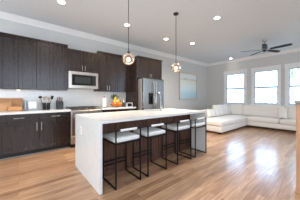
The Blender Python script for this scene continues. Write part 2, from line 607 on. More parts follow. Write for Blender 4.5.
def tree(name, label, x, y, h, crown_r, crown_z, n, leaf, trunk_r, leafmat, seed, group=None):
    rnd = random.Random(seed)
    t = thing(name, label, 'tree' if 'tree' in name else 'shrub', (x, y, -0.5), 0, group)
    tb = BM()
    tube(tb, [(0, 0, 0), (0.04, 0.02, h * 0.4), (0.0, 0.05, h * 0.8)], [trunk_r, trunk_r * 0.7, trunk_r * 0.3], 8)
    for k in range(9):
        a = rnd.uniform(0, 2 * PI)
        z = h * rnd.uniform(0.3, 0.6)
        L = crown_r * rnd.uniform(0.6, 1.0)
        tube(tb, [(0.02, 0.02, z), (L * 0.5 * math.cos(a), L * 0.5 * math.sin(a), z + L * 0.45), (L * math.cos(a), L * math.sin(a), z + L * 0.8)],
             [trunk_r * 0.4, trunk_r * 0.25, trunk_r * 0.1], 6)
    sm('trunk', tb, 'bark', t)
    b = BM()
    clumps = [(Vector((rnd.gauss(0, 0.5), rnd.gauss(0, 0.5), rnd.gauss(0, 0.45))) * crown_r, crown_r * rnd.uniform(0.25, 0.5)) for _ in range(14)]
    for k in range(n):
        cc, cr = rnd.choice(clumps)
        d = Vector((rnd.gauss(0, 1), rnd.gauss(0, 1), rnd.gauss(0, 1))).normalized() * cr * rnd.random() ** 0.4
        p = cc + d + Vector((0, 0, crown_z))
        R = Euler((rnd.uniform(0, 6), rnd.uniform(0, 6), rnd.uniform(0, 6))).to_matrix()
        s = leaf * rnd.uniform(0.6, 1.3)
        vs = [b.verts.new(p + R @ Vector(q)) for q in ((-s, 0, 0), (0, -s * 0.5, 0.1 * s), (s, 0, 0), (0, s * 0.5, 0.1 * s))]
        b.faces.new(vs)
    obj('crown', b, leafmat, t)
    return t

tree('garden_tree', 'pale green tree outside, beyond the window partly hidden by the wooden post', 13.5, 1.0, 4.6, 1.2, 4.3, 1500, 0.10, 0.10, 'foliage', 3)
tree('garden_shrub', 'thin pinkish shrub outside, low behind the middle window', 12.6, 2.75, 1.9, 0.75, 1.55, 420, 0.055, 0.03, 'blossom', 5)

# ------------------------------------------------------------------ kitchen wall: cabinets
CZ = 0.914                              # worktop height
YB, YU = 4.115, 4.40                    # faces of the base and the wall cabinets

def shaker(bm, x0, x1, z0, z1, y, t=0.02, rail=0.06):
    """a framed door with a sunken panel; its front is at y"""
    box(bm, x0, x0 + rail, y, y + t, z0, z1, 0.002)
    box(bm, x1 - rail, x1, y, y + t, z0, z1, 0.002)
    box(bm, x0 + rail, x1 - rail, y, y + t, z0, z0 + rail, 0.002)
    box(bm, x0 + rail, x1 - rail, y, y + t, z1 - rail, z1, 0.002)
    box(bm, x0 + rail - 0.002, x1 - rail + 0.002, y + t - 0.003, y + t, z0 + rail - 0.002, z1 - rail + 0.002)
    gp = 0.009                                  # open groove round the panel
    box(bm, x0 + rail + gp, x1 - rail - gp, y + 0.008, y + t - 0.004, z0 + rail + gp, z1 - rail - gp)
    return bm

def pull(parent, p, length, vertical, y, nm='handle', m='nickel'):
    b = BM()
    x, z = p
    h = length / 2
    r = 0.006
    a, c = ((x, y - 0.032, z - h), (x, y - 0.032, z + h)) if vertical else ((x - h, y - 0.032, z), (x + h, y - 0.032, z))
    cyl(b, a, c, r, n=10)
    for k in (-0.75, 0.75):
        q = (x, y, z + k * h) if vertical else (x + k * h, y, z)
        cyl(b, (q[0], y - 0.032, q[2]), (q[0], y + 0.0005, q[2]), r * 0.8, n=8)
    return sm(nm, b, m, parent)

def base_cabinet(x0, x1, label, handle_right, drawers=True):
    t = thing('base_cabinet', label, 'cabinet', (x0, YB, 0), 0, 'base cabinets along the kitchen wall')
    w = x1 - x0
    b = BM()
    box(b, 0, w, 0.021, YK - YB - 0.012, 0.10, 0.874)
    obj('carcass', b, 'espresso', t)
    b = BM()
    box(b, 0, w, 0.085, 0.11, 0, 0.10)
    obj('toe_kick', b, 'toe', t)
    obj('reflection_strip', box(BM(), 0, w, 0.072, 0.085, 0, 0.018, 0.003), 'reflection', t)  # grey strip standing in for the reflection where cabinet meets floor
    d = BM()
    g = 0.012
    box(d, g, w - g, 0, 0.02, 0.725, 0.86, 0.003)
    o = obj('drawer', d, 'espresso', t)
    pull(o, (w / 2, 0.795), 0.17, False, 0)
    d = shaker(BM(), g, w - g, 0.115, 0.708, 0)
    o = obj('door', d, 'espresso', t)
    pull(o, ((w - 0.04) if handle_right else 0.04, 0.60), 0.17, True, 0)
    return t

base_cabinet(-0.32, 0.338, 'dark espresso base cabinet under the cutting boards, upright door pull at its right edge', True)
base_cabinet(0.34, 0.955, 'dark espresso base cabinet beside the range, below the utensil pots and knife block', False)
base_cabinet(1.725, 2.27, 'dark base cabinet right of the range, mostly hidden behind the white island', False)
base_cabinet(2.272, 2.835, 'dark base cabinet next to the refrigerator, hidden but for its top behind the island', True)

# worktops (one each side of the range)
tag(obj('worktop', box(BM(), -0.345, 0.957, YB - 0.03, YK - 0.016, 0.875, CZ, 0.003), 'quartz'),
    'white quartz worktop left of the range, holding cutting boards, utensils and knives', 'worktop')
tag(obj('worktop', box(BM(), 1.724, 2.836, YB - 0.03, YK - 0.016, 0.875, CZ, 0.003), 'quartz'),
    'white quartz worktop between range and refrigerator, holding the fruit basket', 'worktop')

bs = obj('backsplash', box(BM(), -0.345, 2.836, YK - 0.012, YK - 0.001, CZ + 0.001, 1.93), 'tile')
bs['kind'] = 'structure'

UZ0, UZ1 = 1.39, 2.47

def wall_cabinet(x0, x1, z0, z1, n, label, handles=False, crown_on=True, y=YU, hl=0.13):
    t = thing('wall_cabinet', label, 'cabinet', (x0, y, z0), 0, 'wall cabinets in the kitchen')
    w, h = x1 - x0, z1 - z0
    obj('carcass', box(BM(), 0, w, 0.021, YK - y - 0.014, 0, h), 'espresso', t)
    dw = w / n
    for k in range(n):
        o = obj('door', shaker(BM(), k * dw + 0.004, (k + 1) * dw - 0.004, 0.006, h - 0.006, 0), 'espresso', t)
        if handles:
            right = (k == 0 and n == 2)
            pull(o, ((k + 1) * dw - 0.035 if right else k * dw + 0.035, 0.04 + hl / 2), hl, True, 0)
    if crown_on:
        b = BM()
        box(b, 0, w, -0.012, 0.10, h, h + 0.03, 0.004)
        box(b, 0, w, -0.035, 0.10, h + 0.03, h + 0.065, 0.008)
        obj('cornice', b, 'espresso', t)
    return t

wall_cabinet(-0.32, 0.312, UZ0, UZ1, 2, 'espresso double wall cabinet at the left end, above the cutting boards')
wall_cabinet(0.314, 0.957, UZ0, UZ1, 2, 'espresso double wall cabinet left of the microwave, above utensils and knife block')
wall_cabinet(0.959, 1.721, 1.885, UZ1 - 0.005, 2, 'short espresso double cabinet directly above the microwave', True, False)
wall_cabinet(1.723, 2.352, UZ0, UZ1, 2, 'espresso double wall cabinet right of the microwave, with two upright pulls', True)
wall_cabinet(2.354, 2.836, UZ0, UZ1, 1, 'narrow single-door espresso wall cabinet next to the refrigerator panel')
wall_cabinet(2.873, 3.955, 1.845, UZ1, 2, 'deep espresso double cabinet over the stainless refrigerator', True, True, 4.09, 0.11)
tag(obj('end_panel', box(BM(), 2.838, 2.871, 4.07, YK - 0.013, 0, UZ1 + 0.04, 0.002), 'espresso'),
    'tall dark wood end panel at the side of the refrigerator', 'panel')

# under-cabinet lamp
t = thing('under_cabinet_light', 'small warm puck lamp under the wall cabinet above the cutting boards', 'lamp', (0.0, 4.60, UZ0 - 0.022))
sm('housing', lathe(BM(), [(0.036, 0.008), (0.036, 0.021)], 20), 'nickel', t)
obj('lens', lathe(BM(), [(0.030, 0.0), (0.032, 0.008)], 20), emit('puck_lamp', (1.0, 0.86, 0.66), 3.0), t)

# ------------------------------------------------------------------ microwave
mw = thing('microwave', 'stainless over-range microwave with black glass door under the short cabinet', 'microwave', (0.963, 4.335, 1.452))
W, H = 0.754, 0.428
obj('housing', box(BM(), 0, W, 0.035, YK - 4.335 - 0.015, 0, H, 0.003), 'steel_dark', mw)
b = BM()
for a in ((0, W, 0, 0.075), (0, W, H - 0.075, H), (0, 0.075, 0.075, H - 0.075), (W - 0.06, W, 0.075, H - 0.075)):
    box(b, a[0], a[1], 0, 0.034, a[2], a[3], 0.003)
dr = obj('door', b, 'steel', mw)
obj('window', box(BM(), 0.075, 0.60, 0.012, 0.030, 0.075, H - 0.075), 'blackglass', dr)
b = BM()
box(b, 0.15, 0.55, 0.0095, 0.0115, 0.13, H - 0.13)
obj('mesh_screen', b, mat('microwave_mesh', (0.022, 0.027, 0.025), 0.4, var=0.3, scale=60, spec=0.25), dr)
obj('control_panel', box(BM(), 0.602, W - 0.061, 0.010, 0.030, 0.076, H - 0.076), 'blackplastic', mw)

# ------------------------------------------------------------------ range
rg = thing('range', 'stainless gas range with black grates and front knobs, left behind the island', 'range', (0.961, 4.06, 0))
W = 0.757
D = YK - 4.06 - 0.016
obj('body', box(BM(), 0, W, 0.045, D, 0.09, 0.895), 'steel_dark', rg)
obj('plinth', box(BM(), 0.01, W - 0.01, 0.10, D, 0.0, 0.09), 'toe', rg)
obj('cooktop', box(BM(), 0, W, 0.03, D, 0.895, 0.925, 0.004), 'steel_slate', rg)
b = BM()
box(b, 0, W, 0.0, 0.046, 0.80, 0.895, 0.006)
cp = obj('control_panel', b, 'steel', rg)
for k in range(5):
    x = 0.10 + k * (W - 0.20) / 4
    kb = BM()
    cyl(kb, (x, 0.0, 0.85), (x, -0.012, 0.85), 0.026, n=16)
    cyl(kb, (x, -0.012, 0.85), (x, -0.042, 0.85), 0.021, 0.018, n=16)
    sm('knob', kb, 'nickel', cp)
od = obj('oven_door', box(BM(), 0.004, W - 0.004, 0.004, 0.044, 0.29, 0.79, 0.004), 'steel', rg)
obj('window', box(BM(), 0.14, W - 0.14, 0.0015, 0.0038, 0.38, 0.64), 'blackglass', od)
hb = BM()
cyl(hb, (0.03, -0.045, 0.735), (W - 0.03, -0.045, 0.735), 0.012, n=12)
for x in (0.06, W - 0.06):
    cyl(hb, (x, -0.045, 0.735), (x, 0.004, 0.735), 0.009, n=10)
sm('handle', hb, 'nickel', od)
obj('drawer', box(BM(), 0.004, W - 0.004, 0.004, 0.044, 0.095, 0.275, 0.004), 'steel', rg)
for k in range(3):
    x0 = 0.02 + k * 0.242
    x1 = x0 + 0.232
    g = BM()
    for x in (x0 + 0.008, (x0 + x1) / 2, x1 - 0.008):
        bar(g, (x, 0.06, 0.955), (x, D - 0.05, 0.955), 0.014)
    for y in (0.065, 0.20, 0.34, 0.48, D - 0.055):
        bar(g, (x0 + 0.008, y, 0.955), (x1 - 0.008, y, 0.955), 0.014)
    for x in (x0 + 0.008, x1 - 0.008):
        for y in (0.065, D - 0.055):
            bar(g, (x, y, 0.928), (x, y, 0.95), 0.012)
    obj('grate', g, 'castiron', rg)
for x, y in ((0.16, 0.17), (0.16, 0.46), (W / 2, 0.32), (W - 0.16, 0.17), (W - 0.16, 0.46)):
    g = BM()
    cyl(g, (x, y, 0.9251), (x, y, 0.938), 0.045, 0.04, 20)
    sm('burner', g, 'castiron', rg)

# ------------------------------------------------------------------ refrigerator
FX0, FX1, FY = 2.925, 3.815, 3.84
fr = thing('refrigerator', 'stainless french-door refrigerator with water dispenser, under the deep cabinet', 'refrigerator', (FX0, FY, 0))
W = FX1 - FX0
obj('body', box(BM(), 0.0, W, 0.075, YK - FY - 0.03, 0.03, 1.80, 0.004), 'steel_dark', fr)
obj('hinge_cover', box(BM(), 0.01, W - 0.01, 0.03, 0.18, 1.801, 1.822, 0.004), 'blackplastic', fr)
obj('base_grille', box(BM(), 0.02, W - 0.02, 0.03, 0.074, 0.0, 0.06), 'toe', fr)
mid = W / 2
b = BM()                                       # left door, with a recess for the dispenser
dx0, dx1, dz0, dz1 = 0.215, 0.395, 1.00, 1.36
box(b, 0.003, dx0, 0, 0.07, 0.72, 1.80, 0.006)
box(b, dx1, mid - 0.003, 0, 0.07, 0.72, 1.80, 0.006)
box(b, dx0 - 0.006, dx1 + 0.006, 0.0, 0.07, 0.72, dz0)
box(b, dx0 - 0.006, dx1 + 0.006, 0.0, 0.07, dz1, 1.80)
ld = obj('door', b, 'steel_slate', fr)
b = BM()
box(b, dx0, dx1, 0.055, 0.069, dz0, dz1)
box(b, dx0, dx0 + 0.012, -0.004, 0.056, dz0, dz1)
box(b, dx1 - 0.012, dx1, -0.004, 0.056, dz0, dz1)
box(b, dx0, dx1, -0.004, 0.056, dz1 - 0.10, dz1)
box(b, dx0, dx1, -0.004, 0.056, dz0, dz0 + 0.012)
obj('dispenser', b, 'blackplastic', ld)
rd = obj('door', box(BM(), mid + 0.003, W - 0.003, 0, 0.07, 0.72, 1.80, 0.006), 'steel_slate', fr)
fd = obj('freezer_drawer', box(BM(), 0.003, W - 0.003, 0, 0.07, 0.065, 0.71, 0.006), 'steel_slate', fr)
for d, x in ((ld, mid - 0.045), (rd, mid + 0.045)):
    tb = BM()
    tube(tb, [(x, 0.001, 0.80), (x, -0.045, 0.83), (x, -0.058, 1.0), (x, -0.06, 1.25), (x, -0.058, 1.5), (x, -0.045, 1.69), (x, 0.001, 1.72)], 0.013, 10)
    sm('handle', tb, 'nickel', d)
tb = BM()
tube(tb, [(0.08, 0.001, 0.63), (0.10, -0.045, 0.63), (mid, -0.06, 0.63), (W - 0.10, -0.045, 0.63), (W - 0.08, 0.001, 0.63)], 0.013, 10)
sm('handle', tb, 'nickel', fd)

# ------------------------------------------------------------------ island
IX0, IX1, IY0, IY1 = 0.772, 3.205, 1.905, 2.995
isl = thing('kitchen_island', 'long island with white waterfall quartz top and dark wood panelled body', 'island', ((IX0 + IX1) / 2, (IY0 + IY1) / 2, 0))
ox, oy = isl.location.x, isl.location.y
def L(x0, x1, y0, y1, z0, z1):
    return (x0 - ox, x1 - ox, y0 - oy, y1 - oy, z0, z1)
SX0, SX1, SY0, SY1 = 2.08, 2.72, 2.60, 2.90
TH = 0.036
b = BM()
box(b, *L(IX0, SX0, IY0, IY1, CZ - TH, CZ))
box(b, *L(SX1, IX1, IY0, IY1, CZ - TH, CZ))
box(b, *L(SX0, SX1, IY0, SY0, CZ - TH, CZ))
box(b, *L(SX0, SX1, SY1, IY1, CZ - TH, CZ))
obj('countertop', b, 'quartz', isl)
wf = obj('waterfall_panel', box(BM(), *L(IX0, IX0 + TH, IY0, IY1, 0, CZ - TH)), 'quartz', isl)
obj('waterfall_panel', box(BM(), *L(IX1 - TH, IX1, IY0, IY1, 0, CZ - TH)), 'quartz', isl)
BY0 = 2.30
b = BM()                                       # open-topped body so the sink can drop in
box(b, *L(IX0 + TH + 0.001, IX1 - TH - 0.001, BY0 + 0.022, BY0 + 0.04, 0.0, CZ - TH))
box(b, *L(IX0 + TH + 0.001, IX1 - TH - 0.001, IY1 - 0.06, IY1 - 0.04, 0.10, CZ - TH))
box(b, *L(IX0 + TH + 0.001, IX1 - TH - 0.001, BY0 + 0.04, IY1 - 0.06, 0.10, 0.12))
box(b, *L(IX0 + TH + 0.001, IX1 - TH - 0.001, IY1 - 0.12, IY1 - 0.10, 0.0, 0.10))
obj('body', b, 'walnut', isl)
n = 5
pw = (IX1 - IX0 - 2 * TH - 0.002) / n
for k in range(n):
    x0 = IX0 + TH + 0.001 + k * pw
    d = shaker(BM(), x0 - ox + 0.003, x0 - ox + pw - 0.003, 0.012, CZ - TH - 0.01, BY0 - oy, 0.021, 0.075)
    obj('panel', d, 'walnut', isl)
for k in range(4):                             # doors on the kitchen side
    w4 = (IX1 - IX0 - 2 * TH - 0.002) / 4
    x0 = IX0 + TH + 0.001 + k * w4 - ox
    yb = IY1 - 0.039 - oy
    d = BM()
    box(d, x0 + 0.003, x0 + w4 - 0.003, yb, yb + 0.02, 0.11, CZ - TH - 0.01, 0.002)
    obj('door', d, 'walnut', isl)
b = BM()
box(b, *L(IX0 - 0.006, IX0 - 0.0005, 2.615, 2.69, 0.62, 0.745), 0.002)
op = obj('outlet_plate', b, 'trim', isl)
for z in (0.655, 0.71):
    obj('socket', box(BM(), *L(IX0 - 0.008, IX0 - 0.0062, 2.638, 2.667, z - 0.017, z + 0.017), 0.0005), 'whitecer', op)
# sink basin
b = BM()
box(b, *L(SX0 - 0.012, SX1 + 0.012, SY0 - 0.012, SY1 + 0.012, CZ - TH - 0.20, CZ - TH - 0.19))
box(b, *L(SX0 - 0.012, SX0, SY0 - 0.012, SY1 + 0.012, CZ - TH - 0.19, CZ - TH - 0.001))
box(b, *L(SX1, SX1 + 0.012, SY0 - 0.012, SY1 + 0.012, CZ - TH - 0.19, CZ - TH - 0.001))
box(b, *L(SX0, SX1, SY0 - 0.012, SY0, CZ - TH - 0.19, CZ - TH - 0.001))
box(b, *L(SX0, SX1, SY1, SY1 + 0.012, CZ - TH - 0.19, CZ - TH - 0.001))
obj('sink_basin', b, 'steel', isl)

fc = thing('faucet', 'tall brushed gooseneck faucet standing by the island sink', 'faucet', (2.42, 2.535, CZ))
sm('base', lathe(BM(), [(0.028, 0), (0.028, 0.012), (0.02, 0.02), (0.018, 0.09), (0.014, 0.10)], 18), 'nickel', fc)
pts = [(0, 0, 0.09), (0, 0, 0.20), (0, 0, 0.30)]
for k in range(1, 10):
    a = PI * k / 9
    pts.append((0, 0.085 - 0.085 * math.cos(a), 0.30 + 0.105 * math.sin(a)))
pts.append((0, 0.17, 0.24))
sm('neck', tube(BM(), pts, 0.012, 12), 'nickel', fc)
sm('spray_head', cyl(BM(), (0, 0.17, 0.245), (0, 0.17, 0.165), 0.014, 0.017, 14), 'nickel', fc)
b = BM()
cyl(b, (0.018, 0, 0.06), (0.05, 0, 0.075), 0.007, n=10)
cyl(b, (0.05, 0, 0.072), (0.055, 0, 0.13), 0.006, n=10)
sm('lever', b, 'nickel', fc)

# ------------------------------------------------------------------ bar stools
def make_stool(label):
    t = thing('bar_stool', label, 'stool', (0, 0, 0), 0, 'low-back bar stools along the island')
    w, yf, yb, q = 0.198, -0.20, 0.20, 0.018
    for s in (-1, 1):
        obj('leg', bar(BM(), (s * w, yf, 0.022), (s * w, yf, 0.768), q), 'blackmetal', t)     # runs on up as the back post
        obj('leg', bar(BM(), (s * w, yb, 0.022), (s * w, yb, 0.585), q), 'blackmetal', t)
        obj('floor_runner', bar(BM(), (s * w, yf, 0.0092), (s * w, yb, 0.0092), q), 'blackmetal', t)
    b = BM()
    for y in (yf, yb):
        bar(b, (-w + 0.009, y, 0.592), (w - 0.009, y, 0.592), q)
    for s in (-1, 1):
        bar(b, (s * w, yf + 0.009, 0.592), (s * w, yb - 0.009, 0.592), q)
    obj('seat_frame', b, 'blackmetal', t)
    obj('footrest', bar(BM(), (-w + 0.009, yb, 0.235), (w - 0.009, yb, 0.235), q), 'blackmetal', t)
    obj('footrest', bar(BM(), (-w + 0.009, yb, 0.175), (w - 0.009, yb, 0.175), q), 'blackmetal', t)
    br = obj('back_rail', bar(BM(), (-w + 0.009, yf, 0.768), (w - 0.009, yf, 0.768), 0.014), 'blackmetal', t)
    o = sm('backrest_pad', cushion(BM(), -0.135, 0.135, yf - 0.013, yf + 0.013, 0.753, 0.785, 0.012, (0, 0.002, 0), 6), 'vinyl', br)
    o['label'] = 'narrow white padded sleeve on the black rail'
    sm('seat', cushion(BM(), -0.205, 0.205, yf + 0.016, yb + 0.02, 0.602, 0.664, 0.022, (0, 0, 0.008), 8), 'vinyl', t)
    return t

ys = 2.070
st = make_stool('black-framed bar stool with white seat nearest the outlet end of the island')
st.location = (1.175, ys, 0)
dup(st, (1.715, ys, 0), 'black-framed bar stool with white seat, second from the outlet end of the island')
dup(st, (2.40, ys, 0), 'black-framed bar stool with white seat, third from the outlet end of the island')
dup(st, (2.945, ys, 0), 'black-framed bar stool with white seat beside the waterfall end facing the sofa')

# ------------------------------------------------------------------ things on the left worktop
def leaning(name, label, cat, bm, m, x, y, deg, group=None):
    o = obj(name, bm, m)
    o.location = (x, y, CZ + 0.0065)
    o.rotation_euler = (math.radians(-deg), 0, 0)
    return tag(o, label, cat, group)

b = BM()
box(b, -0.20, 0.20, 0, 0.022, 0, 0.285, 0.008, 2)
leaning('cutting_board', 'large pale maple cutting board leaning on the white backsplash', 'cutting board', b, 'board', -0.125, 4.605, 14, 'cutting boards')
sb = thing('cutting_board', 'small low board with dark edge and shadow line in front of the large maple cutting board', 'cutting board', (-0.055, 4.515, CZ + 0.0055), 0, 'cutting boards')
sb.rotation_euler = (math.radians(-14), 0, 0)
obj('board', box(BM(), -0.12, 0.12, 0, 0.018, 0.004, 0.095, 0.003), 'board', sb)
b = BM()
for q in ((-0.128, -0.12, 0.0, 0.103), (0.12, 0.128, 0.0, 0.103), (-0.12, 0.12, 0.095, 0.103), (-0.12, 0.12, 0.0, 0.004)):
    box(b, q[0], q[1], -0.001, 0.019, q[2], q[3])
obj('edge_shadow_band', b, 'edge_shade', sb)  # dark board edge, with the shadow line above it built in as brown
b = BM()
box(b, -0.11, 0.11, 0, 0.018, 0, 0.22, 0.006, 2)
leaning('cutting_board', 'honey-coloured cutting board at the far left end of the worktop', 'cutting board', b, mat('honey_board', (0.50, 0.26, 0.11), 0.5, var=0.2, scale=5, stretch=(1, 6, 10)), -0.225, 4.558, 14, 'cutting boards')

tb_ = thing('tablet_stand', 'grey stand holding a bright white tablet screen beside the cutting boards', 'tablet', (0.245, 4.52, CZ + 0.001))
b = BM()
box(b, -0.085, 0.085, -0.06, 0.07, 0, 0.012, 0.004)
box(b, -0.085, 0.085, -0.065, -0.05, 0.0, 0.03, 0.003)
obj('base', b, 'greyframe', tb_)
def lean_bm(bm, deg, piv=(0, 0, 0)):
    bmesh.ops.rotate(bm, verts=bm.verts, cent=piv, matrix=Matrix.Rotation(math.radians(-deg), 3, 'X'))
    return bm
tab = obj('tablet', lean_bm(box(BM(), -0.088, 0.088, -0.046, -0.036, 0.013, 0.225, 0.004), 16, (0, -0.04, 0.013)), 'greyframe', tb_)
obj('screen', lean_bm(box(BM(), -0.070, 0.070, -0.0485, -0.0462, 0.05, 0.205), 16, (0, -0.04, 0.013)), 'screen', tab)
obj('back_strut', lean_bm(box(BM(), -0.02, 0.02, 0.048, 0.056, 0.013, 0.19), -12, (0, 0.05, 0.013)), 'greyframe', tb_)

tag(leaning('book', 'slim slate-blue book leaning beside the white tablet screen', 'book', box(BM(), -0.014, 0.014, -0.08, 0.08, 0, 0.235, 0.003), 'greyframe', 0.118, 4.56, 6),
    'slim slate-blue book standing on end between cutting boards and tablet', 'book')

def crock(x, label):
    b = BM()
    lathe(b, [(0.034, 0), (0.037, 0.01), (0.037, 0.17), (0.032, 0.17), (0.032, 0.012), (0.0005, 0.011)], 24)
    bmesh.ops.recalc_face_normals(b, faces=b.faces)
    return tag(sm('utensil_crock', b, 'blackplastic', None, (x, 4.53, CZ + 0.001)), label, 'utensil pot', 'black utensil pots')
c1, c2 = 0.474, 0.556
crock(c1, 'black cylindrical utensil pot nearer the tablet')
crock(c2, 'black cylindrical utensil pot nearer the knife block')

def utensil(name, label, x, tilt, m, kind, length):
    """rest at the bottom of the pot, leaning by tilt = (dx, dy) over its length"""
    b = BM()
    top = Vector((tilt[0], tilt[1], length))
    tube(b, [(0, 0, 0), top * 0.5, top * 0.8], 0.0055, 8)
    d = top.normalized()
    e = top * 0.8
    if kind == 'ladle':
        sphere(b, e + d * 0.03, 0.036, (1, 0.75, 0.8), 14, 8)
    elif kind == 'spoon':
        sphere(b, e + d * 0.035, 0.028, (0.8, 0.35, 1.5), 14, 8)
    elif kind == 'spatula':
        q = Vector((0, 0, 1)).rotation_difference(d).to_matrix().to_4x4()
        t = BM()
        box(t, -0.028, 0.028, -0.004, 0.004, 0, 0.09, 0.004)
        bmesh.ops.transform(t, matrix=Matrix.Translation(e) @ q, verts=t.verts)
        me = bpy.data.meshes.new('t')
        t.to_mesh(me)
        t.free()
        b.from_mesh(me)
        bpy.data.meshes.remove(me)
    elif kind == 'whisk':
        q = Vector((0, 0, 1)).rotation_difference(d).to_matrix()
        for k in range(4):
            a = PI * k / 4
            pts = []
            for j in range(11):
                u = PI * j / 10
                r = 0.028 * math.cos(u)
                pts.append(e + q @ Vector((r * math.cos(a), r * math.sin(a), 0.0 + 0.10 * math.sin(u))))
            tube(b, pts, 0.0022, 5)
    return tag(sm(name, b, m, None, (x, 4.53, CZ + 0.014)), label, 'utensil', 'utensils in the black pots')

utensil('ladle', 'black ladle tilting out of the pot towards the tablet', c1 - 0.005, (-0.085, -0.01, ), 'blackplastic', 'ladle', 0.325)
utensil('wooden_spoon', 'pale wooden spoon standing in the pot nearer the tablet', c1 + 0.006, (-0.012, 0.02), 'woodlight', 'spoon', 0.285)
utensil('whisk', 'steel wire whisk standing in the pot nearer the tablet', c1 + 0.010, (0.03, 0.0), 'nickel', 'whisk', 0.28)
utensil('spatula', 'black slotted spatula tilting out of the pot towards the knife block', c2 + 0.006, (0.075, 0.0), 'blackplastic', 'spatula', 0.30)
utensil('wooden_spoon', 'wooden spoon standing in the pot nearer the knife block', c2 - 0.006, (0.02, 0.03), 'woodlight', 'spoon', 0.255)

kb = thing('knife_block', 'dark slate knife block at the range end of the worktop', 'knife block', (0.80, 4.53, CZ + 0.001))
b = BM()
prof = [(-0.075, 0.0), (0.075, 0.0), (0.075, 0.225), (-0.02, 0.19), (-0.075, 0.165)]
va = [b.verts.new((-0.07, y, z)) for y, z in prof]
vb = [b.verts.new((0.07, y, z)) for y, z in prof]
b.faces.new(va)
b.faces.new(list(reversed(vb)))
for k in range(len(prof)):
    b.faces.new((va[k], vb[k], vb[(k + 1) % len(prof)], va[(k + 1) % len(prof)]))
bmesh.ops.recalc_face_normals(b, faces=b.faces)
obj('block', b, 'slate', kb)
kl = ['leftmost knife in the dark block, black handle', 'second knife in the dark block, wooden handle', 'middle knife in the dark block, black handle',
      'fourth knife in the dark block, wooden handle', 'rightmost knife in the dark block, black handle']
for k in range(5):
    x = 0.80 - 0.052 + k * 0.026
    y = 4.53 + (0.035 if k % 2 else 0.01)
    z = CZ + 0.001 + (0.212 if k % 2 else 0.203)
    t = thing('knife', kl[k], 'knife', (x, y, z), 0, 'knives in the block')
    bb = BM()
    box(bb, -0.008, 0.008, -0.011, 0.011, 0.001, 0.085 + 0.012 * (k % 3), 0.003)
    obj('handle', bb, 'woodlight' if k % 2 else 'blackplastic', t)
    obj('bolster', box(BM(), -0.006, 0.006, -0.009, 0.009, -0.006, 0.001), 'nickel', t)

# ------------------------------------------------------------------ things on the right worktop
pt = thing('paper_towel_holder', 'white paper towel roll on a black holder right of the range', 'paper towel', (1.965, 4.50, CZ + 0.001))
b = BM()
lathe(b, [(0.075, 0), (0.075, 0.008), (0.07, 0.013)], 24)
cyl(b, (0, 0, 0.012), (0, 0, 0.315), 0.007, n=10)
sphere(b, (0, 0, 0.322), 0.013, u=12, v=8)
sm('stand', b, 'blackmetal', pt)
b = BM()
lathe(b, [(0.022, 0.0135), (0.056, 0.0135), (0.056, 0.28), (0.022, 0.28), (0.022, 0.0135)], 28, cap=False)
sm('roll', b, 'paper', pt)

FBX, FBY = 2.30, 4.36
fb = thing('fruit_basket', 'black wire basket heaped with oranges and lemons beside the paper towel', 'basket', (FBX, FBY, CZ + 0.001))
b = BM()
def ring(bm, r, z, w, n=28):
    pts = [(r * math.cos(2 * PI * k / n), r * math.sin(2 * PI * k / n), z) for k in range(n + 1)]
    tube(bm, pts, w, 6)
ring(b, 0.185, 0.085, 0.005)
ring(b, 0.09, 0.005, 0.004)
obj('rim', b, 'blackmetal', fb)
b = BM()
for k in range(16):
    a = 2 * PI * k / 16
    ca, sa = math.cos(a), math.sin(a)
    tube(b, [(0.03 * ca, 0.03 * sa, 0.004), (0.09 * ca, 0.09 * sa, 0.006), (0.163 * ca, 0.163 * sa, 0.040), (0.185 * ca, 0.185 * sa, 0.085)], 0.0026, 5)
obj('wires', b, 'blackmetal', fb)

def fruit(name, label, m, c, r, sc=(1, 1, 1), rot=None, group=None):
    t = BM()
    sphere(t, (0, 0, 0), r, sc, 20, 14, rot)
    if name == 'lemon':
        for s in (-1, 1):
            d = Vector((s * r * 1.24, 0, 0))
            if rot is not None:
                d.rotate(rot)
            sphere(t, d, r * 0.22, u=8, v=6)
    o = sm(name, t, m, None, (FBX + c[0] * FS, FBY + c[1] * FS, CZ + 0.001 + c[2] * FS))
    return tag(o, label, name, group)
R = 0.050
FS = 1.38
og = 'oranges in the wire basket'
for k, (lab, c) in enumerate((('orange at the left front of the wire basket', (-0.062, -0.055, 0.062)),
                              ('orange at the centre front of the wire basket', (0.014, -0.082, 0.062)),
                              ('orange at the right front of the wire basket', (0.082, -0.030, 0.062)),
                              ('orange at the left back of the wire basket, below the leaves', (-0.070, 0.030, 0.062)),
                              ('orange deep in the middle of the wire basket', (0.006, 0.0, 0.050)),
                              ('orange at the back right of the wire basket', (0.05, 0.055, 0.062)))):
    fruit('orange', lab, 'orange', c, R, group=og)
lg = 'lemons on top of the oranges'
for lab, c, rz in (('topmost lemon of the heap in the wire basket', (-0.028, 0.004, 0.188), 0.3),
                   ('lemon at the left of the heap, above the front oranges', (-0.058, -0.02, 0.130), 1.0),
                   ('lemon at the front of the heap, above the centre orange', (0.012, -0.042, 0.128), -0.2),
                   ('lemon at the back of the heap, half hidden', (-0.02, 0.045, 0.130), 2.0)):
    fruit('lemon', lab, 'lemon', c, 0.040, (1.22, 1, 1), Euler((0, 0, rz)), lg)
fruit('plum', 'dark plum on the right of the fruit heap', 'plum', (0.070, 0.0, 0.130), 0.036)
b = BM()
rnd = random.Random(2)
for k in range(46):
    a = rnd.uniform(0, 2 * PI)
    el = rnd.uniform(0.4, 1.4)
    d = Vector((math.cos(a) * math.cos(el), math.sin(a) * math.cos(el), math.sin(el)))
    p = Vector((0, 0, 0)) + d * rnd.uniform(0.02, 0.14)
    side = d.cross(Vector((0.1, 0.2, 1))).normalized() * 0.022
    vs = [b.verts.new(q) for q in (p, p + d * 0.03 + side, p + d * 0.07, p + d * 0.03 - side)]
    b.faces.new(vs)
    tube(b, [(0, 0, -0.03), d * 0.02, p], 0.0016, 4)
hb = thing('potted_herb', 'small green herb in a white pot behind the fruit basket', 'plant', (2.36, 4.625, CZ + 0.001))
